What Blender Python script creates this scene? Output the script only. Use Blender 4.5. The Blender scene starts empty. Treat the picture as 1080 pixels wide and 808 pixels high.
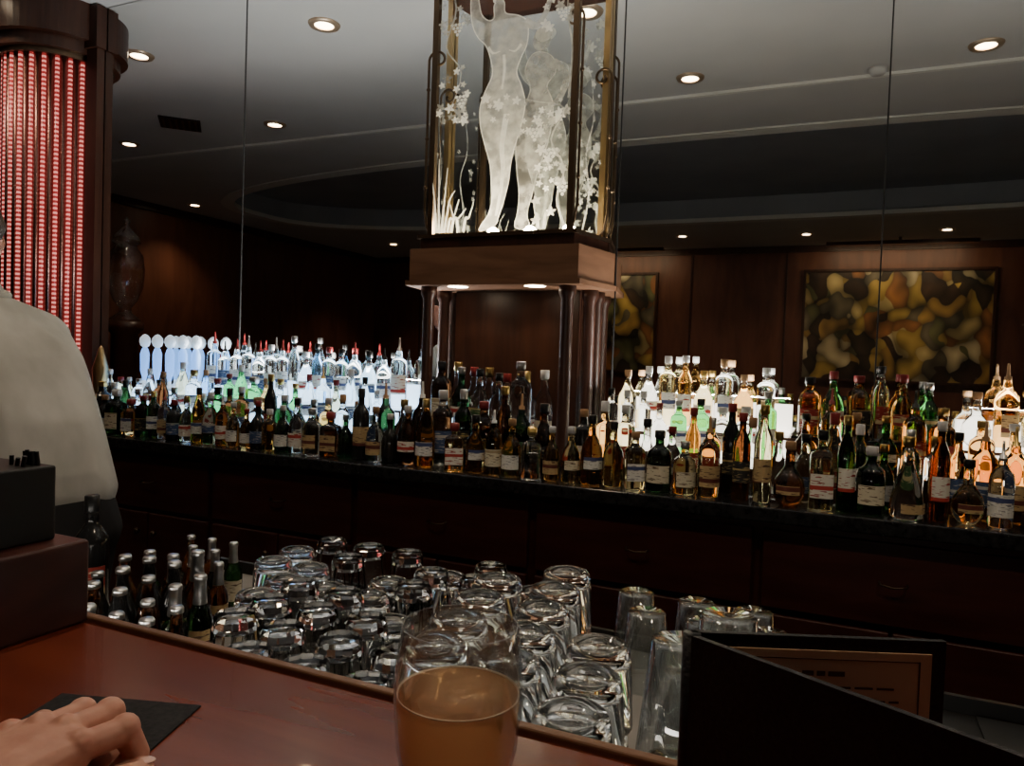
import bpy, bmesh, math, random
from mathutils import Vector, Matrix
R = random.Random(7)
C = bpy.context.scene.collection

# ---------------------------------------------------------------- materials
def mk(name, col=(.5,.5,.5), rough=.5, metal=0, trans=0, ior=1.45, emis=None, es=0, coat=0, spec=.5):
    m = bpy.data.materials.new(name); m.use_nodes = True
    p = m.node_tree.nodes['Principled BSDF']
    p.inputs['Base Color'].default_value = (*col,1)
    p.inputs['Roughness'].default_value = rough
    p.inputs['Metallic'].default_value = metal
    p.inputs['Transmission Weight'].default_value = trans
    p.inputs['IOR'].default_value = ior
    p.inputs['Coat Weight'].default_value = coat
    p.inputs['Specular IOR Level'].default_value = spec
    if emis:
        p.inputs['Emission Color'].default_value = (*emis,1)
        p.inputs['Emission Strength'].default_value = es
    return m
def vary(m, c1, c2, scale=(5,5,5), nscale=1.0, detail=6, bump=0, lo=.35, hi=.65, const=False, dist=0):
    nt = m.node_tree; N = nt.nodes; L = nt.links; p = N['Principled BSDF']
    tc = N.new('ShaderNodeTexCoord'); mp = N.new('ShaderNodeMapping'); mp.inputs['Scale'].default_value = scale
    no = N.new('ShaderNodeTexNoise'); no.inputs['Scale'].default_value = nscale; no.inputs['Detail'].default_value = detail
    no.inputs['Distortion'].default_value = dist
    cr = N.new('ShaderNodeValToRGB'); cr.color_ramp.elements[0].position = lo; cr.color_ramp.elements[1].position = hi
    cr.color_ramp.elements[0].color = (*c1,1); cr.color_ramp.elements[1].color = (*c2,1)
    if const: cr.color_ramp.interpolation = 'CONSTANT'
    L.new(tc.outputs['Object'], mp.inputs[0]); L.new(mp.outputs[0], no.inputs['Vector'])
    L.new(no.outputs['Fac'], cr.inputs[0]); L.new(cr.outputs[0], p.inputs['Base Color'])
    if bump:
        b = N.new('ShaderNodeBump'); b.inputs['Strength'].default_value = bump; b.inputs['Distance'].default_value = .002
        L.new(no.outputs['Fac'], b.inputs['Height']); L.new(b.outputs[0], p.inputs['Normal'])
    return m
M = {}
M['bar'] = vary(mk('mahogany_bar', rough=.22, coat=.5), (.12,.020,.010), (.19,.038,.018), (1.2,14,14), 2, 8, 0, .3, .7, dist=.6)
M['wood'] = vary(mk('dark_wood', rough=.35), (.026,.009,.005), (.055,.020,.011), (12,12,1.2), 2, 8, 0, .3, .7, dist=.5)
M['wallwood'] = vary(mk('wall_wood', rough=.45), (.085,.028,.015), (.15,.052,.028), (3,3,.6), 2, 8, 0, .3, .7, dist=.8)
M['basewood'] = vary(mk('lantern_wood', rough=.45), (.14,.066,.034), (.22,.11,.06), (2,2,14), 2, 8, 0, .3, .7, dist=.5)
M['cab'] = vary(mk('cabinet_wood', rough=.38), (.034,.008,.006), (.062,.016,.012), (2,6,14), 2, 8, 0, .3, .7, dist=.5)
M['granite'] = vary(mk('black_granite', rough=.14), (.008,.008,.009), (.024,.024,.026), (60,60,60), 1, 4)
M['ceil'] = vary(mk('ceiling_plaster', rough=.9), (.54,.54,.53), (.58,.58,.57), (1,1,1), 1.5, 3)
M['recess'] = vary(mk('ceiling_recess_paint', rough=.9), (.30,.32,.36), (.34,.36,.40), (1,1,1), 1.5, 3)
M['rim'] = mk('ceiling_rim_paint', (.70,.70,.66), .8)
M['floor'] = vary(mk('floor_tile', rough=.5), (.02,.018,.016), (.04,.035,.03), (4,4,4), 1, 3)
M['mirror'] = mk('mirror_silver', (.76,.77,.75), .012, 1)
M['seam'] = mk('mirror_seam', (.03,.03,.03), .4)
M['black'] = mk('black_plastic', (.008,.008,.008), .45)
M['chrome'] = mk('chrome', (.75,.75,.75), .15, 1)
M['iron'] = mk('bronze_metal', (.14,.095,.06), .35, .9)
M['brass'] = mk('brass', (.6,.42,.2), .3, 1)
M['pull'] = mk('drawer_pull_metal', (.10,.07,.05), .4, 1)
M['glass'] = mk('clear_glass', (.98,.99,.99), .015, 0, 1, 1.40)
M['shirt'] = vary(mk('white_shirt', rough=.85), (.38,.38,.35), (.52,.52,.49), (7,7,3), 1, 4, .4)
M['skin'] = vary(mk('skin', rough=.5), (.50,.24,.18), (.62,.33,.25), (40,40,40), 1, 4, .25)
M['skin'].node_tree.nodes['Principled BSDF'].inputs['Subsurface Weight'].default_value = .1
M['nail'] = mk('nail', (.75,.48,.42), .25)
M['hair'] = mk('hair', (.05,.03,.02), .6)
M['trouser'] = mk('trousers', (.012,.012,.014), .8)
M['steel'] = mk('steel_drainboard', (.30,.29,.275), .45, .3)
M['napkin'] = vary(mk('black_napkin', rough=.9), (.008,.008,.010), (.018,.018,.022), (200,200,200), 1, 3, .3)
M['menucov'] = vary(mk('menu_leatherette', rough=.45), (.006,.006,.008), (.014,.014,.017), (300,300,300), 1, 3, .5)
M['paper'] = vary(mk('menu_paper', rough=.8), (.74,.50,.32), (.80,.56,.37), (20,20,20), 1, 4)
M['ink'] = mk('menu_ink', (.12,.05,.03), .8)
M['lamp'] = mk('downlight_lens', (1,1,1), .5, emis=(1,.80,.55), es=22)
M['lamptrim'] = mk('downlight_trim', (.6,.45,.32), .35, .6)
M['white'] = mk('white_ceramic', (.8,.8,.8), .3)
M['litshelf'] = mk('lit_acrylic', (.8,.9,1), .4, emis=(.50,.74,1), es=3.0)
M['litwarm'] = mk('lit_acrylic_warm', (.9,.9,.9), .4, emis=(1,.91,.76), es=2.9)
M['silver'] = mk('dull_silver', (.25,.13,.11), .35, 1)

def thin_glass(name, tint=(.95,.97,.97), gl=.10, fres=0):
    m = bpy.data.materials.new(name); m.use_nodes = True; nt = m.node_tree; nt.nodes.clear()
    o = nt.nodes.new('ShaderNodeOutputMaterial'); mx = nt.nodes.new('ShaderNodeMixShader')
    t = nt.nodes.new('ShaderNodeBsdfTransparent'); g = nt.nodes.new('ShaderNodeBsdfGlossy')
    t.inputs[0].default_value = (*tint,1); g.inputs['Roughness'].default_value = .03; mx.inputs[0].default_value = gl
    if fres:
        lw = nt.nodes.new('ShaderNodeLayerWeight'); lw.inputs['Blend'].default_value = fres
        ma = nt.nodes.new('ShaderNodeMath'); ma.operation='MULTIPLY_ADD'; ma.inputs[1].default_value=.75; ma.inputs[2].default_value=gl
        nt.links.new(lw.outputs['Facing'], ma.inputs[0]); nt.links.new(ma.outputs[0], mx.inputs[0])
    nt.links.new(t.outputs[0], mx.inputs[1]); nt.links.new(g.outputs[0], mx.inputs[2]); nt.links.new(mx.outputs[0], o.inputs[0])
    return m
M['pane'] = thin_glass('lantern_pane', gl=.05)
M['thinglass'] = thin_glass('thin_bar_glass', (.93,.95,.95), .03, .25)
M['jar'] = thin_glass('jar_glass', (.88,.88,.88), .05, .35)
def etch(name, c, es, tr):
    m = bpy.data.materials.new(name); m.use_nodes = True; nt = m.node_tree; nt.nodes.clear()
    o = nt.nodes.new('ShaderNodeOutputMaterial'); add = nt.nodes.new('ShaderNodeAddShader'); mx = nt.nodes.new('ShaderNodeMixShader')
    d = nt.nodes.new('ShaderNodeBsdfDiffuse'); t = nt.nodes.new('ShaderNodeBsdfTranslucent'); e = nt.nodes.new('ShaderNodeEmission')
    d.inputs[0].default_value = (*c,1); t.inputs[0].default_value = (*c,1)
    tc = nt.nodes.new('ShaderNodeTexCoord')
    no = nt.nodes.new('ShaderNodeTexNoise'); no.inputs['Scale'].default_value = 22; no.inputs['Detail'].default_value = 6
    nt.links.new(tc.outputs['Object'], no.inputs['Vector'])
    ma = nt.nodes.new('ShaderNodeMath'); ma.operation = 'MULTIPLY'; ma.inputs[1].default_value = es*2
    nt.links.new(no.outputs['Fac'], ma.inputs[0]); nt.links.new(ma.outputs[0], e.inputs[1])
    e.inputs[0].default_value = (1,.93,.76,1)  # emission puts the edge-lit glow into the etched material itself
    nt.links.new(d.outputs[0], mx.inputs[1]); nt.links.new(t.outputs[0], mx.inputs[2])
    nt.links.new(mx.outputs[0], add.inputs[0]); nt.links.new(e.outputs[0], add.inputs[1])
    tp = nt.nodes.new('ShaderNodeBsdfTransparent'); m2 = nt.nodes.new('ShaderNodeMixShader')
    ramp = nt.nodes.new('ShaderNodeMapRange'); ramp.inputs['From Min'].default_value=.35; ramp.inputs['From Max'].default_value=.65
    ramp.inputs['To Min'].default_value=max(0,tr-.25); ramp.inputs['To Max'].default_value=tr+.25
    nt.links.new(no.outputs['Fac'], ramp.inputs[0]); nt.links.new(ramp.outputs[0], m2.inputs[0])
    nt.links.new(add.outputs[0], m2.inputs[1]); nt.links.new(tp.outputs[0], m2.inputs[2]); nt.links.new(m2.outputs[0], o.inputs[0])
    return m
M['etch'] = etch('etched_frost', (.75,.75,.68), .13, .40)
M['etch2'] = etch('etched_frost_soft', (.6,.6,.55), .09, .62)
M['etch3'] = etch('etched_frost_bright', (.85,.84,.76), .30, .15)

# ---------------------------------------------------------------- helpers
def empty(name, loc=(0,0,0)):
    e = bpy.data.objects.new(name, None); e.location = loc; e.empty_display_size = .1; C.objects.link(e); return e
def obj(name, me, parent=None, loc=(0,0,0), mats=(), rot=(0,0,0)):
    o = bpy.data.objects.new(name, me); C.objects.link(o); o.location = loc; o.rotation_euler = rot
    if len(me.materials) == 0:
        for m in mats: me.materials.append(M[m] if isinstance(m, str) else m)
    if parent: o.parent = parent
    return o
def tomesh(bm, name, smooth=False):
    me = bpy.data.meshes.new(name)
    bmesh.ops.recalc_face_normals(bm, faces=bm.faces)
    for f in bm.faces: f.smooth = smooth
    bm.to_mesh(me); bm.free(); return me
def box(name, lo, hi, mat, parent=None, bev=0, origin=None):
    bm = bmesh.new(); bmesh.ops.create_cube(bm, size=1)
    c = [(a+b)/2 for a,b in zip(lo,hi)]; s = [b-a for a,b in zip(lo,hi)]
    for v in bm.verts: v.co = Vector((v.co.x*s[0], v.co.y*s[1], v.co.z*s[2]))
    if bev: bmesh.ops.bevel(bm, geom=bm.edges[:], offset=bev, segments=3, affect='EDGES', profile=.5)
    return obj(name, tomesh(bm,name), parent, c, (mat,))
def lathe(name, prof, seg=24, power=2.0, arc=None):
    """prof: list of (r,z,mat)."""
    bm = bmesh.new(); rings = []
    for r,z,mi in prof:
        if r < 1e-5: rings.append([bm.verts.new((0,0,z))])
        else:
            ring = []
            for i in range(seg):
                a = 2*math.pi*(i+.5)/seg if arc is None else arc[0]+(arc[1]-arc[0])*i/(seg-1)
                c,s = math.cos(a), math.sin(a)
                k = 1.0 if power == 2 else 1/((abs(c)**power+abs(s)**power)**(1/power))
                ring.append(bm.verts.new((r*k*c, r*k*s, z)))
            rings.append(ring)
    for j in range(len(rings)-1):
        A,B = rings[j], rings[j+1]; mi = prof[j][2]
        for i in range(seg if arc is None else seg-1):
            k = (i+1)%seg
            if len(A)==1 and len(B)==1: continue
            if len(A)==1: f = bm.faces.new((A[0],B[i],B[k]))
            elif len(B)==1: f = bm.faces.new((A[i],A[k],B[0]))
            else: f = bm.faces.new((A[i],A[k],B[k],B[i]))
            f.material_index = mi
    return bm
def prism(name, pts, z0, z1, mat, parent=None, loc=(0,0,0)):
    bm = bmesh.new(); a = [bm.verts.new((x,y,z0)) for x,y in pts]; b = [bm.verts.new((x,y,z1)) for x,y in pts]; n = len(pts)
    bm.faces.new(a); bm.faces.new(b)
    for i in range(n): bm.faces.new((a[i],a[(i+1)%n],b[(i+1)%n],b[i]))
    return obj(name, tomesh(bm,name), parent, loc, (mat,))
def tube(name, pts, r, mat, parent=None, loc=(0,0,0), cyc=False):
    cu = bpy.data.curves.new(name,'CURVE'); cu.dimensions='3D'; cu.bevel_depth=r; cu.bevel_resolution=3; cu.use_fill_caps=True
    sp = cu.splines.new('POLY'); sp.points.add(len(pts)-1)
    for p,q in zip(sp.points, pts): p.co = (*q,1)
    sp.use_cyclic_u = cyc
    cu.materials.append(M[mat]); o = bpy.data.objects.new(name,cu); C.objects.link(o); o.location = loc
    if parent: o.parent = parent
    return o
def hull(bm, items):
    t = bmesh.new()
    for it in items:
        p,r = it[0],it[1]; s = it[2] if len(it)>2 else (1,1,1)
        bmesh.ops.create_icosphere(t, subdivisions=2, radius=1, matrix=Matrix.Translation(p) @ Matrix.Diagonal((r*s[0],r*s[1],r*s[2],1)))
    res = bmesh.ops.convex_hull(t, input=t.verts[:])
    g = list(set([e for e in res['geom_interior']+res['geom_unused'] if isinstance(e,bmesh.types.BMVert)]))
    if g: bmesh.ops.delete(t, geom=g, context='VERTS')
    me = bpy.data.meshes.new('tmp'); t.to_mesh(me); t.free(); bm.from_mesh(me); bpy.data.meshes.remove(me)
def chain(bm, pts):
    for a,b in zip(pts,pts[1:]): hull(bm,[a,b])
def organic(name, bm, mat, parent, vox, sm=6):
    me = bpy.data.meshes.new(name); bm.to_mesh(me); bm.free()
    o = obj(name, me, parent, mats=(mat,))
    r = o.modifiers.new('remesh','REMESH'); r.mode='VOXEL'; r.voxel_size=vox; r.use_smooth_shade=True
    s = o.modifiers.new('smooth','SMOOTH'); s.iterations=sm; s.factor=.5
    return o

# ---------------------------------------------------------------- dimensions
EYE=1.40; CEIL=3.30; MIR=2.90; BACK=-6.4; LEFT=-8.45; RIGHT=6.0

# ---------------------------------------------------------------- room shell
box('floor',(LEFT,BACK,-.1),(RIGHT,MIR+.15,0),'floor')
box('wall_north',(LEFT-.1,MIR+.03,0),(RIGHT+.1,MIR+.15,CEIL+.6),'wallwood')
box('wall_south',(LEFT-.1,BACK-.1,0),(RIGHT+.1,BACK,CEIL+.6),'wallwood')
box('wall_west',(LEFT-.1,BACK,0),(LEFT,MIR+.03,CEIL+.6),'wallwood')
box('wall_east',(RIGHT,BACK,0),(RIGHT+.1,MIR+.03,CEIL+.6),'wallwood')
def supere(cx,cy,a,b,n,t):
    c,s = math.cos(t), math.sin(t)
    return (cx+a*math.copysign(abs(c)**(2/n),c), cy+b*math.copysign(abs(s)**(2/n),s))
cx,cy,ea,eb = -1.35,-2.3,6.35,1.95
bm = bmesh.new(); NN=128; e1=[];e2=[];rec=[]
y1 = MIR+.03
for i in range(NN):
    t = 2*math.pi*i/NN; x,y = supere(cx,cy,ea,eb,2.7,t); e1.append(bm.verts.new((x,y,CEIL)))
    rec.append((x,y))
    dx,dy = x-cx,y-cy
    k = min([( (RIGHT-cx)/dx if dx>1e-6 else (LEFT-cx)/dx if dx<-1e-6 else 1e9), ((y1-cy)/dy if dy>1e-6 else (BACK-cy)/dy if dy<-1e-6 else 1e9)])
    e2.append(bm.verts.new((cx+dx*k, cy+dy*k, CEIL)))
for i in range(NN):
    k=(i+1)%NN; bm.faces.new((e1[i],e1[k],e2[k],e2[i]))
corn = [(RIGHT,y1),(LEFT,y1),(LEFT,BACK),(RIGHT,BACK)]
for X,Y in corn:
    for i in range(NN):
        k=(i+1)%NN; a,b=e2[i].co,e2[k].co
        if abs(a.x-b.x)>1e-4 and abs(a.y-b.y)>1e-4:
            if (abs(a.x-X)<1e-4 and abs(b.y-Y)<1e-4) or (abs(b.x-X)<1e-4 and abs(a.y-Y)<1e-4):
                bm.faces.new((e2[i],e2[k],bm.verts.new((X,Y,CEIL))))
obj('ceiling', tomesh(bm,'ceiling'), mats=('ceil',))
bm = bmesh.new(); a=[bm.verts.new((x,y,CEIL)) for x,y in rec]; b=[bm.verts.new((x,y,CEIL+.32)) for x,y in rec]
for i in range(NN):
    k=(i+1)%NN; bm.faces.new((a[i],a[k],b[k],b[i]))
bm.faces.new(b)
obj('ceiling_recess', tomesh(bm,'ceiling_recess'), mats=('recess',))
bm = bmesh.new(); rr=[]
for i in range(NN):
    t=2*math.pi*i/NN; x0,y0=supere(cx,cy,ea,eb,2.7,t); x1,y1_=supere(cx,cy,ea-.16,eb-.16,2.7,t)
    rr.append([bm.verts.new((x0,y0,CEIL-.012)),bm.verts.new((x1,y1_,CEIL-.012)),bm.verts.new((x1,y1_,CEIL+.04)),bm.verts.new((x0,y0,CEIL+.04))])
for i in range(NN):
    k=(i+1)%NN
    for j in range(4): bm.faces.new((rr[i][j],rr[k][j],rr[k][(j+1)%4],rr[i][(j+1)%4]))
obj('trim_1', tomesh(bm,'trim_1'), mats=('rim',))
box('trim_2',(LEFT,.50,CEIL-.018),(RIGHT,.535,CEIL),'rim')
box('trim_3',(LEFT,BACK,CEIL-.10),(RIGHT,BACK+.05,CEIL),'wood')
box('trim_4',(LEFT,BACK+.05,CEIL-.10),(LEFT+.05,MIR,CEIL),'wood')
for i,x in enumerate([-7.4,-6.2,-5.0,-2.3,-.85,2.3,3.6,4.9]):
    box('trim_%d'%(5+i),(x-.015,BACK,.1),(x+.015,BACK+.015,CEIL-.1),'wood')
box('baseboard_south',(LEFT,BACK,0),(RIGHT,BACK+.03,.15),'wood')
box('baseboard_west',(LEFT,BACK,0),(LEFT+.03,MIR,.15),'wood')

# downlights
dl=[(-2.82,2.31),(-4.27,2.36),(-4.42,.93),(-6.19,.9),(-7.9,-1.45),(-7.06,-4.9),(-1.0,.84),(.67,.8),(-2.22,-5.14),(-.54,-5.33),(1.17,-5.34),(-1.35,1.95),(-5.2,-5.2),(2.6,.85)]
for i,(x,y) in enumerate(dl):
    e = empty('ceiling_downlight',(x,y,CEIL))
    bm = lathe('t',[(.055,-.012,0),(.085,-.014,0),(.092,-.002,0),(.092,.0,0),(.055,.0,0),(.055,-.012,0)],28)
    obj('trim_ring', tomesh(bm,'trim_ring',True), e, mats=('lamptrim',))
    bm = lathe('l',[(0,-.005,0),(.054,-.006,0),(.054,.0,0)],24)
    obj('lens', tomesh(bm,'lens',True), e, mats=('lamp',))
    L = bpy.data.lights.new('downlight','SPOT'); L.energy = (40 if y<1.5 else 12) if y>-.3 else 40; L.color=(1,.77,.53); L.spot_size=math.radians(110); L.spot_blend=.7; L.shadow_soft_size=.05
    lo = bpy.data.objects.new('lamp',L); C.objects.link(lo); lo.parent=e; lo.location=(0,0,-.03)
for x,y in [(-5.6,1.9),(-5.2,1.2)]:
    e = empty('ceiling_vent',(x,y,CEIL-.006)); e.rotation_euler=(0,0,math.radians(45))
    box('frame',(-.16,-.16,-.006),(.16,.16,.006),'black',e)
    for k in range(6): box('louvre',(-.14,-.13+k*.05,-.012),(.14,-.115+k*.05,-.005),'iron',e)
bm = lathe('s',[(0,-.04,0),(.04,-.04,0),(.055,-.02,0),(.055,0,0),(0,0,0)],24)
obj('smoke_detector', tomesh(bm,'smoke_detector',True), loc=(.12,.62,CEIL-.0), mats=('ceil',))

# ---------------------------------------------------------------- mirror
box('wall_mirror',(-4.9,MIR,.95),(RIGHT-.1,MIR+.028,CEIL-.005),'mirror')
for i,x in enumerate([-2.83,-.85,.107,1.07,2.03]):
    box('mirror_seam',(x-.0025,MIR-.003,1.0),(x+.0025,MIR,CEIL-.005),'seam')

# ---------------------------------------------------------------- paintings
def painting_mat(name, seed, sc):
    m = mk(name, rough=.5); nt=m.node_tree; N=nt.nodes; L=nt.links; p=N['Principled BSDF']
    tc=N.new('ShaderNodeTexCoord'); mp=N.new('ShaderNodeMapping'); mp.inputs['Location'].default_value=(seed,0,seed*.7); mp.inputs['Scale'].default_value=(1,1,.8)
    no=N.new('ShaderNodeTexNoise'); no.inputs['Scale'].default_value=2.6; no.inputs['Detail'].default_value=1.0
    mix=N.new('ShaderNodeMix'); mix.data_type='RGBA'; mix.inputs[0].default_value=.38
    vo=N.new('ShaderNodeTexVoronoi'); vo.inputs['Scale'].default_value=sc
    cr=N.new('ShaderNodeValToRGB'); cr.color_ramp.interpolation='CONSTANT'
    cols=[(.05,.03,.015),(.50,.29,.08),(.20,.19,.08),(.70,.52,.22),(.07,.035,.02),(.40,.16,.05),(.78,.62,.36),(.20,.16,.10),(.58,.38,.10)]
    el=cr.color_ramp.elements; el[0].color=(*cols[0],1); el[1].position=1/9; el[1].color=(*cols[1],1)
    for i in range(2,9): q=el.new(i/9); q.color=(*cols[i],1)
    sp=N.new('ShaderNodeSeparateColor')
    mr=N.new('ShaderNodeMapRange'); mr.inputs['From Min'].default_value=0; mr.inputs['From Max'].default_value=.8; mr.inputs['To Min'].default_value=1.0; mr.inputs['To Max'].default_value=.12
    mu=N.new('ShaderNodeMix'); mu.data_type='RGBA'; mu.blend_type='MULTIPLY'; mu.inputs[0].default_value=1
    L.new(tc.outputs['Object'],mp.inputs[0]); L.new(mp.outputs[0],no.inputs['Vector'])
    L.new(mp.outputs[0],mix.inputs[6]); L.new(no.outputs['Color'],mix.inputs[7])
    L.new(mix.outputs[2],vo.inputs['Vector'])
    L.new(vo.outputs['Color'],sp.inputs[0]); L.new(sp.outputs[0],cr.inputs[0])
    L.new(vo.outputs['Distance'],mr.inputs[0])
    L.new(cr.outputs[0],mu.inputs[6]); L.new(mr.outputs[0],mu.inputs[7]); L.new(mu.outputs[2],p.inputs['Base Color'])
    return m
def paint(x0,x1,z0,z1,seed):
    e=empty('framed_painting',((x0+x1)/2,BACK,(z0+z1)/2)); w=(x1-x0)/2; h=(z1-z0)/2
    o=box('canvas',(-w+.03,.005,-h+.03),(w-.03,.03,h-.03),'black',e); o.data.materials.clear(); o.data.materials.append(painting_mat('painting_art',seed,6.5))
    for nm,lo,hi in [('frame_l',(-w,0,-h),(-w+.04,.05,h)),('frame_r',(w-.04,0,-h),(w,.05,h)),('frame_t',(-w+.04,0,h-.04),(w-.04,.05,h)),('frame_b',(-w+.04,0,-h),(w-.04,.05,-h+.04))]:
        box(nm,lo,hi,'wood',e)
paint(-.6,1.92,1.25,2.93,3.1); paint(-4.4,-2.84,1.25,2.93,9.4)
for x in (.66,-3.6):
    L=bpy.data.lights.new('picture_light','AREA'); L.shape='RECTANGLE'; L.size=1.8; L.size_y=.1; L.energy=19; L.color=(1,.8,.5)
    e=empty('picture_lamp',(x,BACK+.55,3.2)); lo=bpy.data.objects.new('lamp',L); C.objects.link(lo); lo.parent=e; lo.rotation_euler=(math.radians(-35),0,0)
    box('housing',(-.95,-.04,.0),(.95,.06,.05),'wood',e); box('stem',(-.02,-.02,.05),(.02,.02,.1),'wood',e)

# ---------------------------------------------------------------- back counter
bc = empty('back_bar_counter')
box('counter_top',(-3.84,2.24,.955),(3.6,MIR-.005,1.0),'granite',bc,.006)
box('carcass',(-3.84,2.30,.0),(3.6,MIR-.01,.955),'cab',bc)
x=-3.8
while x<2.8:
    box('drawer_front',(x+.01,2.28,.70),(x+.70,2.30,.93),'cab',bc,.004)
    box('door_front',(x+.01,2.28,.10),(x+.35,2.30,.68),'cab',bc,.004)
    box('door_front',(x+.36,2.28,.10),(x+.70,2.30,.68),'cab',bc,.004)
    tube('drawer_pull',[(x+.32,2.28,.82),(x+.323,2.262,.817),(x+.355,2.257,.813),(x+.387,2.262,.817),(x+.39,2.28,.82)],.003,'pull',bc)
    for kx in (x+.31,x+.41):
        k=lathe('k',[(.004,0,0),(.004,.012,0),(.013,.016,0),(.013,.024,0),(0,.028,0)],16)
        obj('door_knob',tomesh(k,'knob',True),bc,(kx,2.28,.60),('pull',),(math.pi/2,0,0))
    x+=.72
sh = empty('stepped_bottle_shelf')
def tier(x0,x1,lit,bk=1.25):
    box('tier_low_body',(x0,2.52,1.0),(x1,2.70,1.08),'wood',sh); box('tier_high_body',(x0,2.70,1.0),(x1,2.885,1.165),'wood',sh)
    if lit:
        box('tier_low_glow',(x0+.01,2.525,1.08),(x1-.01,2.70,1.088),lit,sh)
        box('tier_high_glow',(x0+.01,2.705,1.165),(x1-.01,2.87,1.173),lit,sh)
        box('tier_riser_glow',(x0+.01,2.694,1.095),(x1-.01,2.70,1.155),lit,sh)
        box('tier_back_glow',(x0+.01,2.872,1.173),(x1-.01,2.882,bk),lit,sh)
    else:
        box('tier_low_top',(x0,2.525,1.08),(x1,2.70,1.088),'granite',sh); box('tier_high_top',(x0,2.705,1.165),(x1,2.87,1.173),'granite',sh)
tier(-3.45,-2.95,'litshelf',1.19); tier(-2.95,-1.72,'litshelf',1.27); tier(-.80,-.15,'litwarm',1.27); tier(-.15,.35,None) ; tier(.35,2.6,'litwarm')

# ---------------------------------------------------------------- bottles
def glassm(name,col,rough=.03): return mk(name,col,rough,0,1,1.45)
G = dict(clear=glassm('bottle_clear',(.93,.96,.96)), green=glassm('bottle_green',(.12,.55,.16)), dgreen=glassm('bottle_dark_green',(.02,.07,.02)),
  amber=glassm('bottle_amber',(.75,.30,.06)), whisky=glassm('bottle_whisky',(.85,.48,.16)), brown=glassm('bottle_brown',(.16,.05,.015)),
  blue=glassm('bottle_blue',(.35,.60,.95)), black=mk('bottle_black',(.012,.012,.012),.12), pale=glassm('bottle_pale',(.90,.80,.50)), red=glassm('bottle_red',(.5,.05,.03)))
def labelm(name,bg,ink,band,sc=(30,30,200),zc=.09,zw=.014): 
    """paper label with printed lines and a coloured centre band"""
    m=vary(mk(name,rough=.65),bg,ink,sc,1,2,0,.54,.60,const=True); nt=m.node_tree;N=nt.nodes;L=nt.links;p=N['Principled BSDF']
    cr=[n for n in N if n.type=='VALTORGB'][0]; tc=[n for n in N if n.type=='TEX_COORD'][0]
    s=N.new('ShaderNodeSeparateXYZ'); su=N.new('ShaderNodeMath'); su.operation='SUBTRACT'; su.inputs[1].default_value=zc
    ab=N.new('ShaderNodeMath'); ab.operation='ABSOLUTE'; lt=N.new('ShaderNodeMath'); lt.operation='LESS_THAN'; lt.inputs[1].default_value=zw
    mx=N.new('ShaderNodeMix'); mx.data_type='RGBA'; mx.inputs[7].default_value=(*band,1)
    L.new(tc.outputs['Object'],s.inputs[0]); L.new(s.outputs['Z'],su.inputs[0]); L.new(su.outputs[0],ab.inputs[0]); L.new(ab.outputs[0],lt.inputs[0])
    L.new(lt.outputs[0],mx.inputs[0]); L.new(cr.outputs[0],mx.inputs[6]); L.new(mx.outputs[2],p.inputs['Base Color'])
    return m
LB=[labelm('label_cream',(.72,.66,.50),(.14,.09,.05),(.40,.33,.20),zc=.11,zw=.006),
    labelm('label_white',(.80,.80,.76),(.2,.2,.22),(.06,.08,.20),zc=.10,zw=.008),
    labelm('label_black',(.02,.02,.02),(.35,.28,.14),(.45,.34,.14),zc=.12,zw=.003),
    labelm('label_red',(.28,.03,.02),(.6,.5,.35),(.55,.45,.25),zc=.08,zw=.008),
    labelm('label_tan',(.50,.36,.18),(.10,.05,.03),(.12,.03,.02),zc=.065,zw=.008),
    labelm('label_blue',(.05,.09,.20),(.5,.5,.5),(.5,.5,.48),zc=.10,zw=.005),
    labelm('label_white',(.80,.78,.70),(.35,.05,.04),(.45,.05,.04),zc=.075,zw=.007),
    labelm('label_green',(.05,.12,.05),(.5,.45,.25),(.5,.42,.2),zc=.09,zw=.006)]
CP=[mk('cap_black',(.01,.01,.01),.3),mk('cap_silver',(.6,.6,.6),.3,1),mk('cap_gold',(.6,.42,.15),.3,1),mk('cap_red',(.22,.02,.02),.4),mk('cap_white',(.6,.6,.6),.4),mk('cap_cork',(.35,.2,.1),.8)]
def bottle(name, body, neck, cap, lab, power=2.0, seg=24, wrap=1.0):
    prof=[(0,.004,0)]+[(r,z,0) for r,z in body+neck]
    z=neck[-1][1]; prof[-1]=(neck[-1][0],z,2)
    prof+=[(r,zz,2) for r,zz in cap]+[(0,cap[-1][1],2)]
    bm=lathe(name,prof,seg,power)
    z0,z1,r=lab; r+=.0007
    n=14; lo=[];hi=[]
    for i in range(n+1):
        a=-math.pi/2+(i/n-.5)*math.pi*wrap; c,s=math.cos(a),math.sin(a)
        k=1 if power==2 else 1/((abs(c)**power+abs(s)**power)**(1/power))
        lo.append(bm.verts.new((r*k*c,r*k*s,z0))); hi.append(bm.verts.new((r*k*c,r*k*s,z1)))
    for i in range(n):
        f=bm.faces.new((lo[i],lo[i+1],hi[i+1],hi[i])); f.material_index=1
    me=tomesh(bm,name,True)
    for m in (G['clear'],LB[0],CP[0]): me.materials.append(m)
    return me
pour=[(.011,0),(.012,.010),(.006,.013),(.0045,.045),(.0035,.060)]
def at(z,pr): return [(r,z+q) for r,q in pr]
T={}
T['bordeaux']=bottle('wine_bottle',[(.034,.001),(.037,.006),(.0372,.19),(.034,.205),(.022,.222),(.0145,.235)],[(.0138,.262),(.0155,.263)],[(.0158,.265),(.0158,.30),(.013,.302)],(.06,.14,.0372),wrap=.8)
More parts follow.
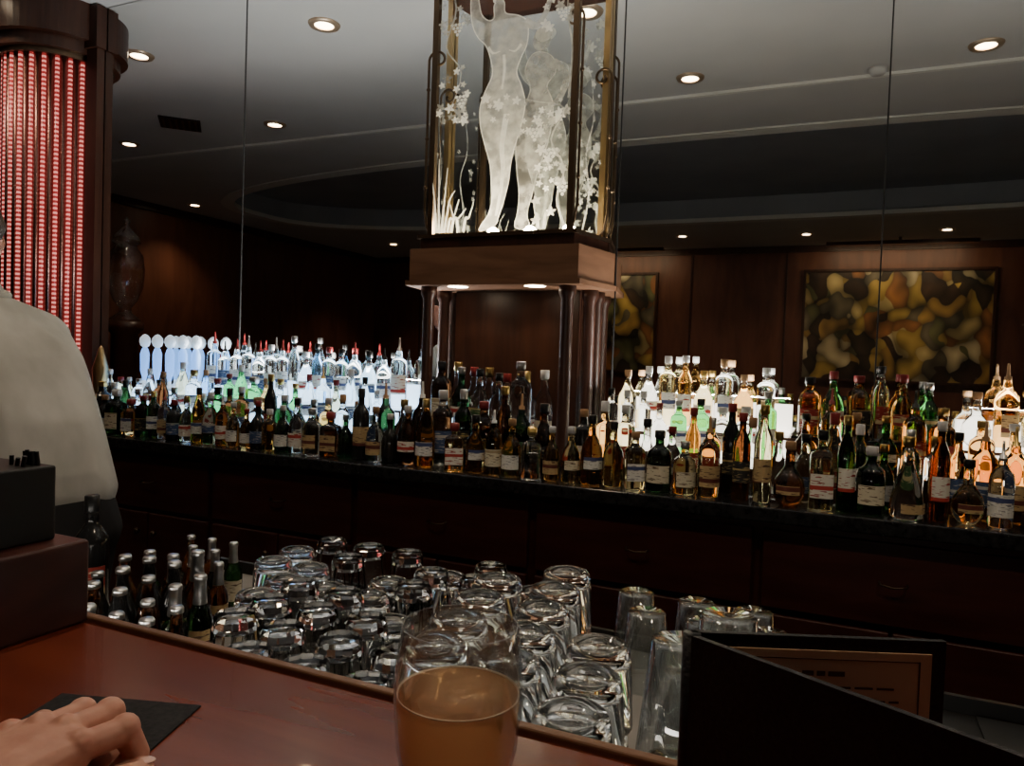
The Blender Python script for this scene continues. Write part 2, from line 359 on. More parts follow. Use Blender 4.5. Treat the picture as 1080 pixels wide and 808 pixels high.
T['burgundy']=bottle('sparkling_bottle',[(.036,.001),(.041,.008),(.041,.14),(.036,.175),(.024,.215),(.016,.245)],[(.0145,.262)],[(.0165,.264),(.0165,.296),(.014,.30)],(.05,.11,.041),wrap=.8)
T['vodka']=bottle('vodka_bottle',[(.035,.001),(.038,.005),(.038,.20),(.035,.215),(.018,.226),(.0145,.235)],[(.0140,.262)],[(.017,.263),(.017,.292),(.015,.294)],(.07,.14,.038),wrap=.7)
T['vodkap']=bottle('vodka_pour_bottle',[(.035,.001),(.038,.005),(.038,.20),(.035,.215),(.018,.226),(.0145,.235)],[(.0140,.262)],at(.264,pour),(.06,.15,.038),wrap=.7)
T['whisky']=bottle('whisky_bottle',[(.038,.001),(.041,.005),(.041,.165),(.037,.185),(.020,.20),(.015,.212)],[(.015,.235)],[(.0175,.236),(.0175,.262),(.016,.264)],(.04,.12,.041),4.5,32,wrap=.55)
T['whiskyp']=bottle('whisky_pour_bottle',[(.036,.001),(.039,.005),(.039,.165),(.035,.19),(.020,.21),(.014,.225)],[(.014,.245)],at(.247,pour),(.04,.12,.039),wrap=.8)
T['gin']=bottle('gin_bottle',[(.042,.001),(.046,.006),(.046,.13),(.042,.15),(.026,.165),(.017,.175)],[(.0165,.20)],[(.02,.202),(.02,.228),(.018,.23)],(.035,.10,.046),wrap=.7)
T['cognac']=bottle('cognac_bottle',[(.044,.001),(.05,.008),(.046,.06),(.036,.11),(.022,.15),(.015,.175)],[(.0148,.225)],[(.0175,.227),(.0175,.252),(.016,.255)],(.02,.05,.0498),wrap=.7)
T['decanter']=bottle('decanter_bottle',[(.05,.001),(.056,.008),(.057,.09),(.05,.115),(.028,.13),(.016,.14)],[(.016,.165),(.022,.17)],[(.012,.172),(.012,.178),(.022,.188),(.026,.203),(.020,.218),(.01,.224)],(.03,.07,.0572),4,32,wrap=.45)
T['liqueur']=bottle('liqueur_bottle',[(.034,.001),(.037,.005),(.039,.10),(.036,.13),(.026,.15),(.014,.17)],[(.0135,.215)],[(.0155,.216),(.0155,.24),(.014,.242)],(.03,.09,.0392),wrap=.8)
T['tall']=bottle('tall_bottle',[(.027,.001),(.030,.005),(.031,.20),(.028,.225),(.018,.25),(.013,.265)],[(.0125,.30)],[(.0155,.302),(.0155,.33),(.014,.332)],(.07,.15,.031),wrap=.8)
T['flat']=bottle('tequila_bottle',[(.040,.001),(.044,.005),(.044,.14),(.040,.155),(.020,.165),(.014,.17)],[(.014,.19)],[(.019,.192),(.021,.21),(.019,.225),(.01,.228)],(.03,.11,.044),6,32,wrap=.5)
T['round']=bottle('round_bottle',[(.028,.001),(.040,.012),(.050,.04),(.052,.065),(.046,.095),(.030,.12),(.017,.14)],[(.015,.20)],[(.0185,.202),(.0185,.225),(.016,.228)],(.045,.075,.0525),wrap=.5)
T['bell']=bottle('bell_bottle',[(.040,.001),(.043,.006),(.041,.05),(.043,.11),(.040,.14),(.022,.175),(.015,.19)],[(.0145,.23)],[(.017,.231),(.017,.26),(.015,.262)],(.06,.105,.0435),wrap=.65)
def put(parent,t,x,y,z,g,l=None,c=None,s=1.0,rot=None):
    me=T[t]; o=bpy.data.objects.new('bottle',me); C.objects.link(o); o.parent=parent; o.location=(x,y,z+.0005)
    o.rotation_euler=(0,0,(R.uniform(-.2,.8) if rot is None else rot)); o.scale=(s,s,s*R.uniform(.92,1.06) if t not in('beer','beerfoil') else s)
    lm=R.choice(LB) if l is None else LB[l]
    if R.random()<.08: lm=G[g]
    mm=[G[g], lm, R.choice(CP) if c is None else CP[c]]
    for i in range(3):
        o.material_slots[i].link='OBJECT'; o.material_slots[i].material=mm[i]
rad={'bordeaux':.037,'burgundy':.041,'vodka':.038,'vodkap':.038,'whisky':.047,'whiskyp':.039,'gin':.046,'cognac':.05,'decanter':.064,'liqueur':.039,'tall':.031,'flat':.051,'round':.053,'bell':.044}
def row(name,x0,x1,y,z,types,glasses,gap=.002,caps=None,labs=None,jit=.006,sc=(.92,1.05)):
    e=empty(name,(0,0,0)); x=x0
    while True:
        t=R.choice(types); s=R.uniform(*sc); r=rad[t]*s
        if x+2*r>x1:
            t='liqueur'; s=sc[0]; r=rad[t]*s
            if x+2*r>x1: break
        put(e,t,x+r,y+R.uniform(-jit,jit),z,R.choice(glasses),None if labs is None else R.choice(labs),None if caps is None else R.choice(caps),s, R.uniform(.1,.5) if t in('whisky','decanter','flat') else None)
        x+=2*r+gap+R.uniform(0,.006)
    return e
Z1=1.0; Z2=1.088; Z3=1.173
ALL=['whisky','gin','bordeaux','burgundy','liqueur','cognac','flat','whiskyp','round','bell','tall','vodka']
SHORT=['gin','liqueur','whisky','whiskyp','flat','bell','round','liqueur','cognac']
dark=['dgreen','brown','black','clear','amber','dgreen','clear','whisky','clear']
row('liquor_bottles_rear',-2.93,-1.74,2.80,Z3,['vodkap','vodka','vodkap','whiskyp','tall','bell'],['clear','clear','clear','clear','pale','green','blue'],labs=[1,1,6,5],caps=[0,0,1,4,3],sc=(.82,.98))
row('liquor_bottles_rear',-.79,-.16,2.80,Z3,['vodka','vodka','bell','tall'],['clear','clear','pale','whisky'],labs=[1,1,6,4],caps=[2,5,4],sc=(.82,.88))
row('liquor_bottles_rear',-.14,.34,2.80,Z3,['tall','whisky','whiskyp','bell'],['whisky','amber','green','clear'],caps=[0,3,1],sc=(.75,.85))
row('liquor_bottles_rear',.36,2.0,2.80,Z3,['whisky','decanter','whiskyp','flat','gin','round'],['clear','whisky','clear','pale','clear'],labs=[0,1,4],sc=(.78,.92))
row('liquor_bottles_middle',-3.43,-2.97,2.61,Z2,['gin','liqueur','bell'],['clear','pale','brown','clear'],sc=(.65,.75))
row('liquor_bottles_middle',-2.93,-1.74,2.61,Z2,ALL,['clear','clear','green','clear','pale','blue','whisky'],labs=[1,0,6,5,2],sc=(.72,.88))
row('liquor_bottles_middle',-.79,-.16,2.61,Z2,['vodka','gin','whisky','liqueur','bell'],['clear','clear','pale','green'],labs=[1,0,6],sc=(.70,.82))
row('liquor_bottles_middle',-.14,.34,2.61,Z2,['whisky','burgundy','whiskyp','round'],['green','whisky','amber','amber'],labs=[0,2,3],sc=(.75,.88))
row('liquor_bottles_middle',.36,2.0,2.61,Z2,['whisky','decanter','flat','gin','round'],['clear','whisky','whisky','pale'],labs=[0,1,4],sc=(.74,.88))
box('display_riser',(-1.50,2.52,1.0),(-1.00,2.60,1.12),'granite')
row('liquor_bottles_shadowed',-1.49,-1.01,2.56,1.12,['tall','bordeaux','whisky','liqueur'],['clear','brown','dgreen','clear','black'],sc=(.95,1.05),caps=[0,0,1],jit=0)
row('liquor_bottles_shadowed',-1.50,-1.02,2.73,Z1+.0,['decanter','tall','bordeaux'],['clear','clear','brown'],sc=(1.1,1.2))
row('liquor_bottles_counter',-3.55,-1.68,2.44,Z1,ALL,dark+['green','pale'],sc=(.80,.94))
row('liquor_bottles_counter',-1.66,-.86,2.435,Z1,['tall','bordeaux','whisky','whiskyp','vodka','bell'],['clear','brown','dgreen','dgreen','clear'],sc=(.90,1.02),labs=[2,5,0,1,7])
row('liquor_bottles_counter',-.84,.95,2.44,Z1,ALL,['whisky','green','dgreen','amber','clear','pale','black','clear'],sc=(.76,.92))
row('liquor_bottles_front',-3.40,-1.30,2.335,Z1,SHORT+['bordeaux','burgundy'],dark,sc=(.68,.88),labs=[0,1,2,6,5,6,7,4,0,1])
row('liquor_bottles_front',-1.29,-.30,2.325,Z1,SHORT,['brown','amber','clear','dgreen','pale','clear','whisky'],sc=(.72,.88),labs=[0,0,1,4,0,6,1])
row('liquor_bottles_front',-.29,.45,2.315,Z1,SHORT+['tall'],['brown','whisky','dgreen','pale','clear'],sc=(.74,.92),labs=[0,0,2,1,4,6])
tray=empty('decanter_tray'); box('tray',(.46,2.26,1.0),(1.7,2.385,1.035),'black',tray,.004)
row('small_decanters',.48,1.68,2.322,1.035,['cognac','decanter','round'],['brown','black','clear'],sc=(.55,.64),caps=[1,0,1])

tp=empty('beer_tap_tower',(-3.02,2.80,1.1735))
tapm=mk('tap_handle',(.4,.6,.9),.15,0,.5,emis=(.22,.50,1),es=.8); taph=mk('tap_head',(.75,.85,.95),.2,0,0,emis=(.70,.86,1),es=.55)
for k in range(5):
    bm=lathe('tap',[(0,.01,1),(.022,.01,1),(.022,.02,1),(.009,.03,1),(.009,.05,0),(.014,.075,0),(.021,.10,0),(.023,.19,0),(.016,.215,0),(.010,.225,1),(.022,.235,1),(.028,.255,1),(.025,.275,1),(.012,.29,1),(0,.295,1)],20)
    me=tomesh(bm,'tap_handle',True); me.materials.append(tapm); me.materials.append(taph); obj('tap_handle',me,tp,(-.37+k*.092,0,0))
box('tap_rail',(-.395,-.03,.0),(.03,.03,.012),'chrome',tp)
bm=lathe('gt',[(0,0,0),(.03,0,0),(.035,.02,0),(.02,.06,0),(.035,.10,0),(.04,.16,0),(.02,.20,0),(.012,.22,0),(0,.23,0)],24)
obj('brass_ornament',tomesh(bm,'brass_ornament',True),None,(-3.49,2.62,1.0),('brass',)).scale=(1,1,1.75)
# large glass jar on a pedestal across the service end, seen in the mirror
prof=[(0,0,0),(.11,0,0),(.115,.02,0),(.05,.07,0),(.045,.11,0),(.09,.17,0),(.13,.28,0),(.14,.42,0),(.125,.54,0),(.08,.60,0),(.082,.62,0),(.11,.635,0),(.09,.69,0),(.04,.74,0),(.018,.78,0),(.03,.81,0),(0,.84,0)]
u=empty('glass_apothecary_jar',(-5.32,1.60,1.60)); obj('body',tomesh(lathe('u',prof,40),'jar',True),u,mats=('jar',))
bm=lathe('p',[(0,0,0),(.16,0,0),(.16,.06,0),(.11,.10,0),(.10,1.50,0),(.14,1.54,0),(.14,1.5995,0),(0,1.5995,0)],32)
obj('pedestal',tomesh(bm,'plinth',True),u,(0,0,-1.6),('wood',))

# ---------------------------------------------------------------- lantern (half hexagon standing against the mirror)
ln=empty('etched_glass_lantern',(0,0,0))
LX=-1.275; FY=2.67; HW=.305; YB=MIR-.004
def hexa(o):
    return [(LX-HW-o,FY-o),(LX+HW+o,FY-o),(LX+HW+.055+o,YB),(LX-HW-.055-o,YB)]
prism('base_band',hexa(.06),1.71,1.84,'basewood',ln)
prism('base_lower_lip',hexa(.072),1.69,1.71,'basewood',ln)
prism('base_upper_step',hexa(.03),1.84,1.885,'wood',ln)
prism('base_deck',hexa(.04),1.885,1.90,'iron',ln)
prism('crown_band',hexa(.05),3.02,3.20,'basewood',ln); prism('crown_lip',hexa(.06),3.0,3.02,'wood',ln); prism('crown_top',hexa(.0),3.20,CEIL,'wood',ln)
H=hexa(0)
for i,(x,y) in enumerate(H):
    y_=min(y,YB-.012); box('corner_post',(x-.012,y_-.012,1.90),(x+.012,y_+.012,3.0),'iron' if i<2 else 'brass',ln)
for x,y in [(LX-HW+.0,FY),(LX+HW-.0,FY),(LX-HW-.03,YB-.04),(LX+HW+.03,YB-.04)]:
    bm=lathe('leg',[(0,0,0),(.034,0,0),(.034,.03,0),(.024,.05,0),(.024,.64,0),(.034,.66,0),(.034,.691,0),(0,.691,0)],20)
    obj('support_column',tomesh(bm,'support_column',True),ln,(x,y,1.0),('wood',))
box('reflection_cover',(LX-HW+.02,2.872,1.0),(LX+HW-.02,2.896,1.69),'wood',ln)  # dark panel added to hide the bartender's mirror reflection between the legs
for i in (0,1,3):
    a=Vector((*H[i],0)); b=Vector((*H[(i+1)%4],0)); 
    bm=bmesh.new(); vs=[bm.verts.new((a.x,a.y,1.90)),bm.verts.new((b.x,b.y,1.90)),bm.verts.new((b.x,b.y,2.995)),bm.verts.new((a.x,a.y,2.995))]; bm.faces.new(vs)
    obj('glass_pane',tomesh(bm,'glass_pane'),ln,mats=('pane',))
art={'etch':bmesh.new(),'etch2':bmesh.new(),'etch3':bmesh.new()}; off=[0]
VS=266
def P(px,py,fr=0):
    if fr==0: return Vector((LX-HW+(px-447)/150*2*HW, FY-.003-off[0]*.00005, 1.905+(231-py)/VS))
    if fr==1: a=Vector((*H[1],0)); b=Vector((*H[2],0))
    else: a=Vector((*H[3],0)); b=Vector((*H[0],0))
    d=(b-a).normalized(); n=Vector((d.y,-d.x,0)); q=a+d*((px)/VS)+n*(.003+off[0]*.00002)
    return Vector((q.x,q.y,1.905+(231-py)/VS))
def poly(pts,m='etch',fr=0):
    off[0]+=1; bm=art[m]; bm.faces.new([bm.verts.new(P(x,y,fr)) for x,y in pts])
def smoothp(pts,n=4,cyc=True):
    out=[]; N_=len(pts)
    for i in range(N_ if cyc else N_-1):
        p0,p1,p2,p3=[pts[(i+k-1)%N_] if cyc else pts[min(max(i+k-1,0),N_-1)] for k in range(4)]
        for j in range(n):
            t=j/n; out.append(tuple(.5*((2*p1[k])+(-p0[k]+p2[k])*t+(2*p0[k]-5*p1[k]+4*p2[k]-p3[k])*t*t+(-p0[k]+3*p1[k]-3*p2[k]+p3[k])*t**3) for k in range(2)))
    if not cyc: out.append(pts[-1])
    return out
def ell(x,y,a,b,m='etch',fr=0,n=16): poly([(x+a*math.cos(2*math.pi*i/n),y+b*math.sin(2*math.pi*i/n)) for i in range(n)],m,fr)
def leaf(x,y,r,m='etch3',fr=0):
    """vine leaf: five rounded lobes"""
    ph=R.uniform(0,6.28); poly([(x+r*(.72+.28*math.cos(5*a_))*math.cos(a_+ph),y+r*(.72+.28*math.cos(5*a_))*math.sin(a_+ph)) for a_ in [2*math.pi*i/20 for i in range(20)]],m,fr)
def stroke(pts,w,m='etch',fr=0,taper=.7,sm=True):
    if sm and len(pts)>2: pts=smoothp(pts,4,False)
    L_=[];R_=[]
    for i,p in enumerate(pts):
        a=pts[max(0,i-1)]; b=pts[min(len(pts)-1,i+1)]; dx,dy=b[0]-a[0],b[1]-a[1]; l=math.hypot(dx,dy) or 1
        ww=w*(1-taper*i/(len(pts)-1)); L_.append((p[0]-dy/l*ww,p[1]+dx/l*ww)); R_.append((p[0]+dy/l*ww,p[1]-dx/l*ww))
    off[0]+=1; bm=art[m]
    A=[bm.verts.new(P(x,y,fr)) for x,y in L_]; B=[bm.verts.new(P(x,y,fr)) for x,y in R_]
    for i in range(len(pts)-1): bm.faces.new([A[i],A[i+1],B[i+1],B[i]])
# rear figure
f2=[(553,50),(566,50),(575,58),(577,72),(569,84),(575,100),(576,118),(571,145),(563,170),(558,192),(553,214),(556,227),(541,227),(543,212),(544,192),(541,170),(539,145),(542,120),(548,100),(552,84),(546,66)]
s2=smoothp(f2); poly(s2,'etch2'); stroke(s2+[s2[0]],.5,'etch',taper=0,sm=False); ell(561,37,8,11,'etch2'); ell(564,31,9,8,'etch'); stroke([(574,60),(588,76),(582,98),(566,110)],4,'etch2',taper=.4)
# front figure: torso + bearing leg, and separate bent leg
f1=[(511,-8),(521,-9),(523,3),(537,8),(547,17),(547,38),(541,52),(537,66),(543,82),(547,100),(544,120),(538,142),(534,160),(532,180),(527,202),(523,214),(519,224),(503,229),(505,222),(512,212),(515,198),(514,180),(512,160),(506,140),(500,118),(499,98),(504,82),(511,66),(509,50),(503,34),(494,24),(487,8),(485,-18),(492,-20),(497,0),(505,8),(511,6)]
s1=smoothp(f1); poly(s1,'etch'); stroke(s1+[s1[0]],.6,'etch3',taper=0,sm=False)
ell(516,-20,9,12,'etch'); ell(519,-27,12,9,'etch3'); ell(511,-14,2,5,'etch3')
stroke([(544,14),(556,22),(566,8),(570,-12)],4.2,'etch',taper=.5)
stroke([(528,108),(524,140),(526,165),(524,190),(520,214)],3.2,'etch3',taper=.6)
stroke([(523,46),(524,62),(522,82)],1.6,'etch3',taper=.3)
stroke([(506,36),(511,43),(519,42)],1.6,'etch3'); stroke([(541,38),(535,44),(528,42)],1.6,'etch3')
for _ in range(16): leaf(R.uniform(502,546),R.uniform(86,118),R.uniform(3,7),R.choice(['etch','etch3']))
for _ in range(12): leaf(R.uniform(538,575),R.uniform(106,132),R.uniform(3,6),R.choice(['etch2','etch','etch3']))
for _ in range(40): leaf(R.uniform(562,592),R.uniform(95,222),R.uniform(2.5,7),R.choice(['etch','etch2','etch3']))
for _ in range(26): leaf(R.uniform(453,486),R.uniform(50,112),R.uniform(2.5,6.5),R.choice(['etch2','etch','etch3']))
for _ in range(14): leaf(R.uniform(562,592),R.uniform(-30,26),R.uniform(3,7),R.choice(['etch','etch3']))
for _ in range(16): leaf(R.uniform(452,486),R.uniform(-60,20),R.uniform(3,6),R.choice(['etch2','etch']))
for gx,gy in [(570,150),(583,185),(473,85),(553,128),(578,10),(466,8)]:
    for a in range(4):
        for b in range(4-a): ell(gx+b*4.0+a*2.0,gy+a*3.6,1.8,1.8,'etch3',n=8)
stroke([(592,228),(584,200),(590,170),(576,140),(588,110),(560,100),(545,95)],1.3); stroke([(455,-60),(470,-10),(460,30),(478,60),(466,100)],1.2,'etch'); stroke([(592,100),(594,50),(588,10),(590,-60)],1.2)
for k,(bx,tx,ty) in enumerate([(455,449,175),(458,456,150),(461,466,160),(464,475,185),(468,480,195),(472,488,205),(480,470,200),(486,497,196),(566,560,200),(572,578,205)]):
    stroke([(bx,230),(bx+(tx-bx)*.2,215),(bx+(tx-bx)*.5,195 if ty<190 else 215),(tx,ty)],1.7,'etch')
for fr in (1,3):
    for _ in range(16): leaf(R.uniform(8,50),R.uniform(60,222),R.uniform(3,6),'etch2',fr)
    stroke([(20,230),(30,190),(22,150),(34,110),(24,60)],1.6,'etch2',fr)
for k,b in art.items(): 
    me=bpy.data.meshes.new(k); b.to_mesh(me); b.free(); obj('etched_figures_'+k,me,ln,mats=(k,))
def scroll(x,y,dx,dy,z):
    pts=[]; n=Vector((dx,dy,0)).normalized()
    pts.append((x,y,1.91)); pts.append((x+n.x*.018,y+n.y*.018,1.935)); pts.append((x+n.x*.03,y+n.y*.03,2.0)); pts.append((x+n.x*.03,y+n.y*.03,z-.10))
    for i in range(24):
        a=i*.30; r=.04*(1-i/30)
        pts.append((x+n.x*(.03-.04+r*math.cos(a)),y+n.y*(.03-.04+r*math.cos(a)),z-.04+r*math.sin(a)))
    tube('scroll_bracket',pts,.0055,'iron',ln)
    for zz in (2.1,2.3,2.5):
        if zz<z-.12:
            b=bmesh.new(); bmesh.ops.create_icosphere(b,subdivisions=2,radius=.009); obj('bead',tomesh(b,'bead',True),ln,(x+n.x*.03,y+n.y*.03,zz),('iron',))
scroll(*H[1],1,-.3,2.74); scroll(H[2][0],H[2][1]-.03,1,0,2.58); scroll(*H[0],-1,-.2,2.66); scroll(H[3][0],H[3][1]-.03,-1,0,2.58)
for x,y,zz in [(LX-.17,2.67,1.688),(LX+.17,2.67,1.688)]:
    bm=lathe('ul',[(0,0,0),(.036,0,0),(.042,.001,0),(.042,.002,0),(0,.002,0)],20); obj('underlight_lens',tomesh(bm,'ul',True),ln,(x,y,zz-.0002),('lamp',))
    L=bpy.data.lights.new('underlight','SPOT'); L.energy=1.6; L.color=(1,.78,.5); L.spot_size=2.2; L.shadow_soft_size=.03
    lo=bpy.data.objects.new('underlight',L); C.objects.link(lo); lo.parent=ln; lo.location=(x,y,zz-.01)
for dx in (-.18,0,.18):
    bm=lathe('tubelamp',[(0,0,0),(.02,0,0),(.02,.010,0),(.012,.012,0),(.012,.02,0),(0,.022,0)],16)
    o=obj('lamp_bulb',tomesh(bm,'tubelamp',True),ln,(LX+dx,2.80,1.9005),('lamp',))
    L=bpy.data.lights.new('lantern_lamp','POINT'); L.energy=8; L.color=(1,.84,.58); L.shadow_soft_size=.03
    lo=bpy.data.objects.new('lantern_lamp',L); C.objects.link(lo); lo.parent=ln; lo.location=(LX+dx,2.80,1.96)

# ---------------------------------------------------------------- lit half column applied to the mirror
CXC=-4.27
col=empty('illuminated_column',(CXC,MIR-.003,0))
def ledm():
    m=mk('pink_led_tube',(.3,.02,.03),.3); nt=m.node_tree;N=nt.nodes;L=nt.links;p=N['Principled BSDF']
    tc=N.new('ShaderNodeTexCoord'); s=N.new('ShaderNodeSeparateXYZ'); a=N.new('ShaderNodeMath'); a.operation='MULTIPLY'; a.inputs[1].default_value=40
    f=N.new('ShaderNodeMath'); f.operation='FRACT'; c=N.new('ShaderNodeMath'); c.operation='LESS_THAN'; c.inputs[1].default_value=.45
    mx=N.new('ShaderNodeMix'); mx.data_type='RGBA'; mx.inputs[6].default_value=(.75,.07,.06,1); mx.inputs[7].default_value=(1,.34,.28,1)
    ms=N.new('ShaderNodeMath'); ms.operation='MULTIPLY_ADD'; ms.inputs[1].default_value=.8; ms.inputs[2].default_value=.38
    L.new(tc.outputs['Object'],s.inputs[0]); L.new(s.outputs['Z'],a.inputs[0]); L.new(a.outputs[0],f.inputs[0]); L.new(f.outputs[0],c.inputs[0])
    L.new(c.outputs[0],mx.inputs[0]); L.new(c.outputs[0],ms.inputs[0]); L.new(mx.outputs[2],p.inputs['Emission Color']); L.new(ms.outputs[0],p.inputs['Emission Strength'])
    return m
M['led']=ledm(); M['redcore']=mk('red_core',(.25,.03,.03),.3,emis=(.6,.05,.05),es=.10)
ARC=(math.pi,2*math.pi)
def cyl(name,r0,z0,z1,mat,r1=None):
    r1=r1 or r0
    return obj(name,tomesh(lathe(name,[(0,z0,0),(r0,z0,0),(r1,z1,0),(0,z1,0)],32,arc=ARC),name,False),col,mats=(mat,))
cyl('core',.245,.95,3.02,'redcore'); cyl('base',.31,.95,1.08,'wood'); cyl('pedestal',.33,0,.95,'wood'); cyl('capital_ring',.29,3.0,3.03,'iron'); cyl('capital_lower',.32,3.03,3.10,'wood'); cyl('capital_upper',.36,3.10,CEIL,'wood',.36)
NR=13
for i in range(NR):
    a=math.pi+math.pi*(i+.5)/NR; x,y=.262*math.cos(a),.262*math.sin(a)
    bm=lathe('rod',[(0,1.08,0),(.0105,1.08,0),(.0105,3.0,0),(0,3.0,0)],10); obj('led_rod',tomesh(bm,'rod',True),col,(x,y,0),('led',))
    if i<NR-1:
        a+=math.pi/NR/2; x,y=.258*math.cos(a),.258*math.sin(a)
        bm=lathe('rod',[(0,1.08,0),(.014,1.08,0),(.014,3.0,0),(0,3.0,0)],10); obj('fluting',tomesh(bm,'rod',True),col,(x,y,0),('silver',))
ox=-CXC; oy=-(MIR-.003)
box('pilaster_shaft',(-3.955+ox,MIR-.05+oy,0),(-3.87+ox,MIR-.004+oy,CEIL),'wood',col); box('pilaster_cap',(-3.965+ox,MIR-.065+oy,3.06),(-3.855+ox,MIR-.004+oy,CEIL-.01),'wood',col)

# ---------------------------------------------------------------- front bar
fb=empty('bar_counter')
box('bar_top',(-3.0,-.10,1.055),(2.2,.545,1.10),'bar',fb,.008)
box('edge_strip',(-3.0,.545,1.06),(2.2,.556,1.104),'basewood',fb,.003)
box('bar_body',(-3.0,.10,0),(2.2,.52,1.055),'cab',fb)
# fill light and housing added under the bar's inner lip to brighten the glasses
box('rack_fill_housing',(-1.2,.524,1.030),(.2,.540,1.054),'steel',fb)
L=bpy.data.lights.new('rack_fill','AREA'); L.shape='RECTANGLE'; L.size=1.35; L.size_y=.015; L.energy=3.0; L.color=(1,.93,.82)
lo=bpy.data.objects.new('rack_fill',L); C.objects.link(lo); lo.parent=fb; lo.location=(-.5,.546,1.042); lo.rotation_euler=(math.radians(62),0,0)
ub=empty('under_bar_station')
WX=-1.28
box('drainboard',(WX,.57,.86),(2.2,1.27,.90),'steel',ub,.004); box('cabinet',(WX,.57,0),(2.2,1.22,.86),'black',ub)
box('back_lip',(WX,1.262,.90),(2.2,1.272,.925),'black',ub)
for i in range(15): box('mat_rib',(.2+i*.13,.58,.9015),(.26+i*.13,1.25,.906),'black',ub)
box('rubber_mat',(.10,.575,.9),(2.19,1.26,.9015),'black',ub)

def rocks():
    return tomesh(lathe('rocks',[(0,.074,0),(.024,.075,0),(.031,.070,0),(.0385,.003,0),(.0398,.0,0),(.0412,.003,0),(.0375,.070,0),(.035,.088,0),(.031,.0925,0),(.026,.0915,0),(.022,.088,0),(0,.087,0)],36),'rocks_glass',True)
def tallg():
    bm=lathe('tallg',[(0,.105,0),(.022,.105,0),(.027,.100,0),(.0375,.003,0),(.039,.0,0),(.0405,.003,0),(.0395,.03,0),(.030,.118,0),(.027,.124,0),(.022,.123,0),(0,.119,0)],12)
    return tomesh(bm,'faceted_glass',False)
def cupm():
    return tomesh(lathe('cup',[(0,.112,0),(.028,.112,0),(.0395,.003,0),(.0405,0,0),(.041,.003,0),(.0295,.1145,0),(.027,.116,0),(0,.1145,0)],32),'highball_glass',True)
rg=rocks(); rg.materials.append(M['glass']); tg=tallg(); tg.materials.append(M['glass']); hg=cupm(); hg.materials.append(M['thinglass'])
def inst(name,me,parent,loc,s=1,rz=0):
    o=bpy.data.objects.new(name,me); C.objects.link(o); o.parent=parent; o.location=loc; o.scale=(s,s,s); o.rotation_euler=(0,0,rz); return o
e1_=empty('drinking_glasses'); e3_=empty('highball_glasses')
y=.625; j=0
ZG=.9003
while y<1.22:
    xb=-.70-.69*(y-.62); xr=-.16-.40*(y-.65); x=xb+.05+(.045 if j%2 else 0)
    while x<xr:
        if x>-.45-.25*(1-(y-.62)/.6) and y>1.06: x+=.089; continue
        if x < xb+.34 and y<.90: inst('faceted_glass',tg,e1_,(x+R.uniform(-.003,.003),y+R.uniform(-.003,.003),ZG),R.uniform(1.0,1.02),R.uniform(0,3))
        elif x<-.60 or y>1.06:
            inst('rocks_glass',rg,e1_,(x,y,ZG),1,R.uniform(0,3)) if R.random()<.5 else inst('faceted_glass',tg,e1_,(x,y,ZG),1,R.uniform(0,3))
        else:
            inst('rocks_glass',rg,e1_,(x,y,ZG),1,R.uniform(0,3))
            if x>-.45 or R.random()<.35: inst('rocks_glass',rg,e1_,(x,y,ZG+.0932),1,R.uniform(0,3))
        x+=.089
    y+=.084; j+=1
hp=[(-.13,.72,2),(-.10,.82,2),(-.16,.93,1),(-.07,.93,1),(-.19,1.03,1),(-.10,1.03,1),(-.01,1.04,1),(-.26,1.13,1),(-.17,1.13,1),(-.08,1.13,1),(.01,1.14,1),(-.30,1.22,1),(-.20,1.22,1),(-.11,1.22,1),(-.04,.83,1)]
for x,y,n in hp:
    for i in range(n): inst('glass',hg,e3_,(x,y,ZG+i*.1168))
T['beer']=bottle('beer_bottle',[(.027,.001),(.030,.005),(.0305,.115),(.027,.135),(.017,.160),(.0135,.175)],[(.0125,.212)],[(.0148,.213),(.0150,.222),(.0128,.226)],(.03,.10,.0305))
T['beerfoil']=bottle('foil_beer_bottle',[(.027,.001),(.030,.005),(.0305,.115),(.027,.135),(.018,.150)],[(.0165,.158)],[(.0168,.159),(.014,.185),(.0140,.213),(.0155,.215),(.0155,.224),(.013,.228)],(.03,.10,.0305))
eb_=empty('beer_bottles')
y=.62; j=0
while y<1.14:
    xb=-.72-.69*(y-.62); x=xb-.02-(.028 if j%2 else 0)
    while x>(-1.12 if y<.94 else xb-.15):
        put(eb_,R.choice(['beer','beer','beerfoil']),x,y,ZG,R.choice(['brown','brown','dgreen','black']),R.choice([0,2,4]),1,R.uniform(.62,.72) if y<.94 else .56)
        x-=.056
    y+=.058; j+=1
wb=empty('wine_bottle',(0,0,0)); put(wb,'bordeaux',-1.215,.90,ZG,'black',3,0,.78)

# ---------------------------------------------------------------- beer glass
bg=empty('beer_glass',(-.221,.427,1.1002))
pro=[(0,.006),(.026,.006),(.029,.010),(.038,.045),(.0410,.075),(.0402,.105),(.0370,.125)]
outer=[(.0376,.1258),(.0382,.125),(.0414,.105),(.0422,.075),(.0397,.045),(.0315,.006),(.029,0),(0,0)]
bm=lathe('bg',[(r,z,0) for r,z in pro+outer],64); obj('glass',tomesh(bm,'glass',True),bg,mats=('thinglass',))
beer=thin_glass('beer',(1,.76,.54),.04); nt=beer.node_tree
hz=nt.nodes.new('ShaderNodeMixShader'); hz.inputs[0].default_value=.42; tl=nt.nodes.new('ShaderNodeBsdfTranslucent'); tl.inputs[0].default_value=(1,.66,.42,1); df=nt.nodes.new('ShaderNodeBsdfDiffuse'); df.inputs[0].default_value=(1,.68,.45,1); ad=nt.nodes.new('ShaderNodeMixShader')
out=[n for n in nt.nodes if n.type=='OUTPUT_MATERIAL'][0]; src=out.inputs[0].links[0].from_socket
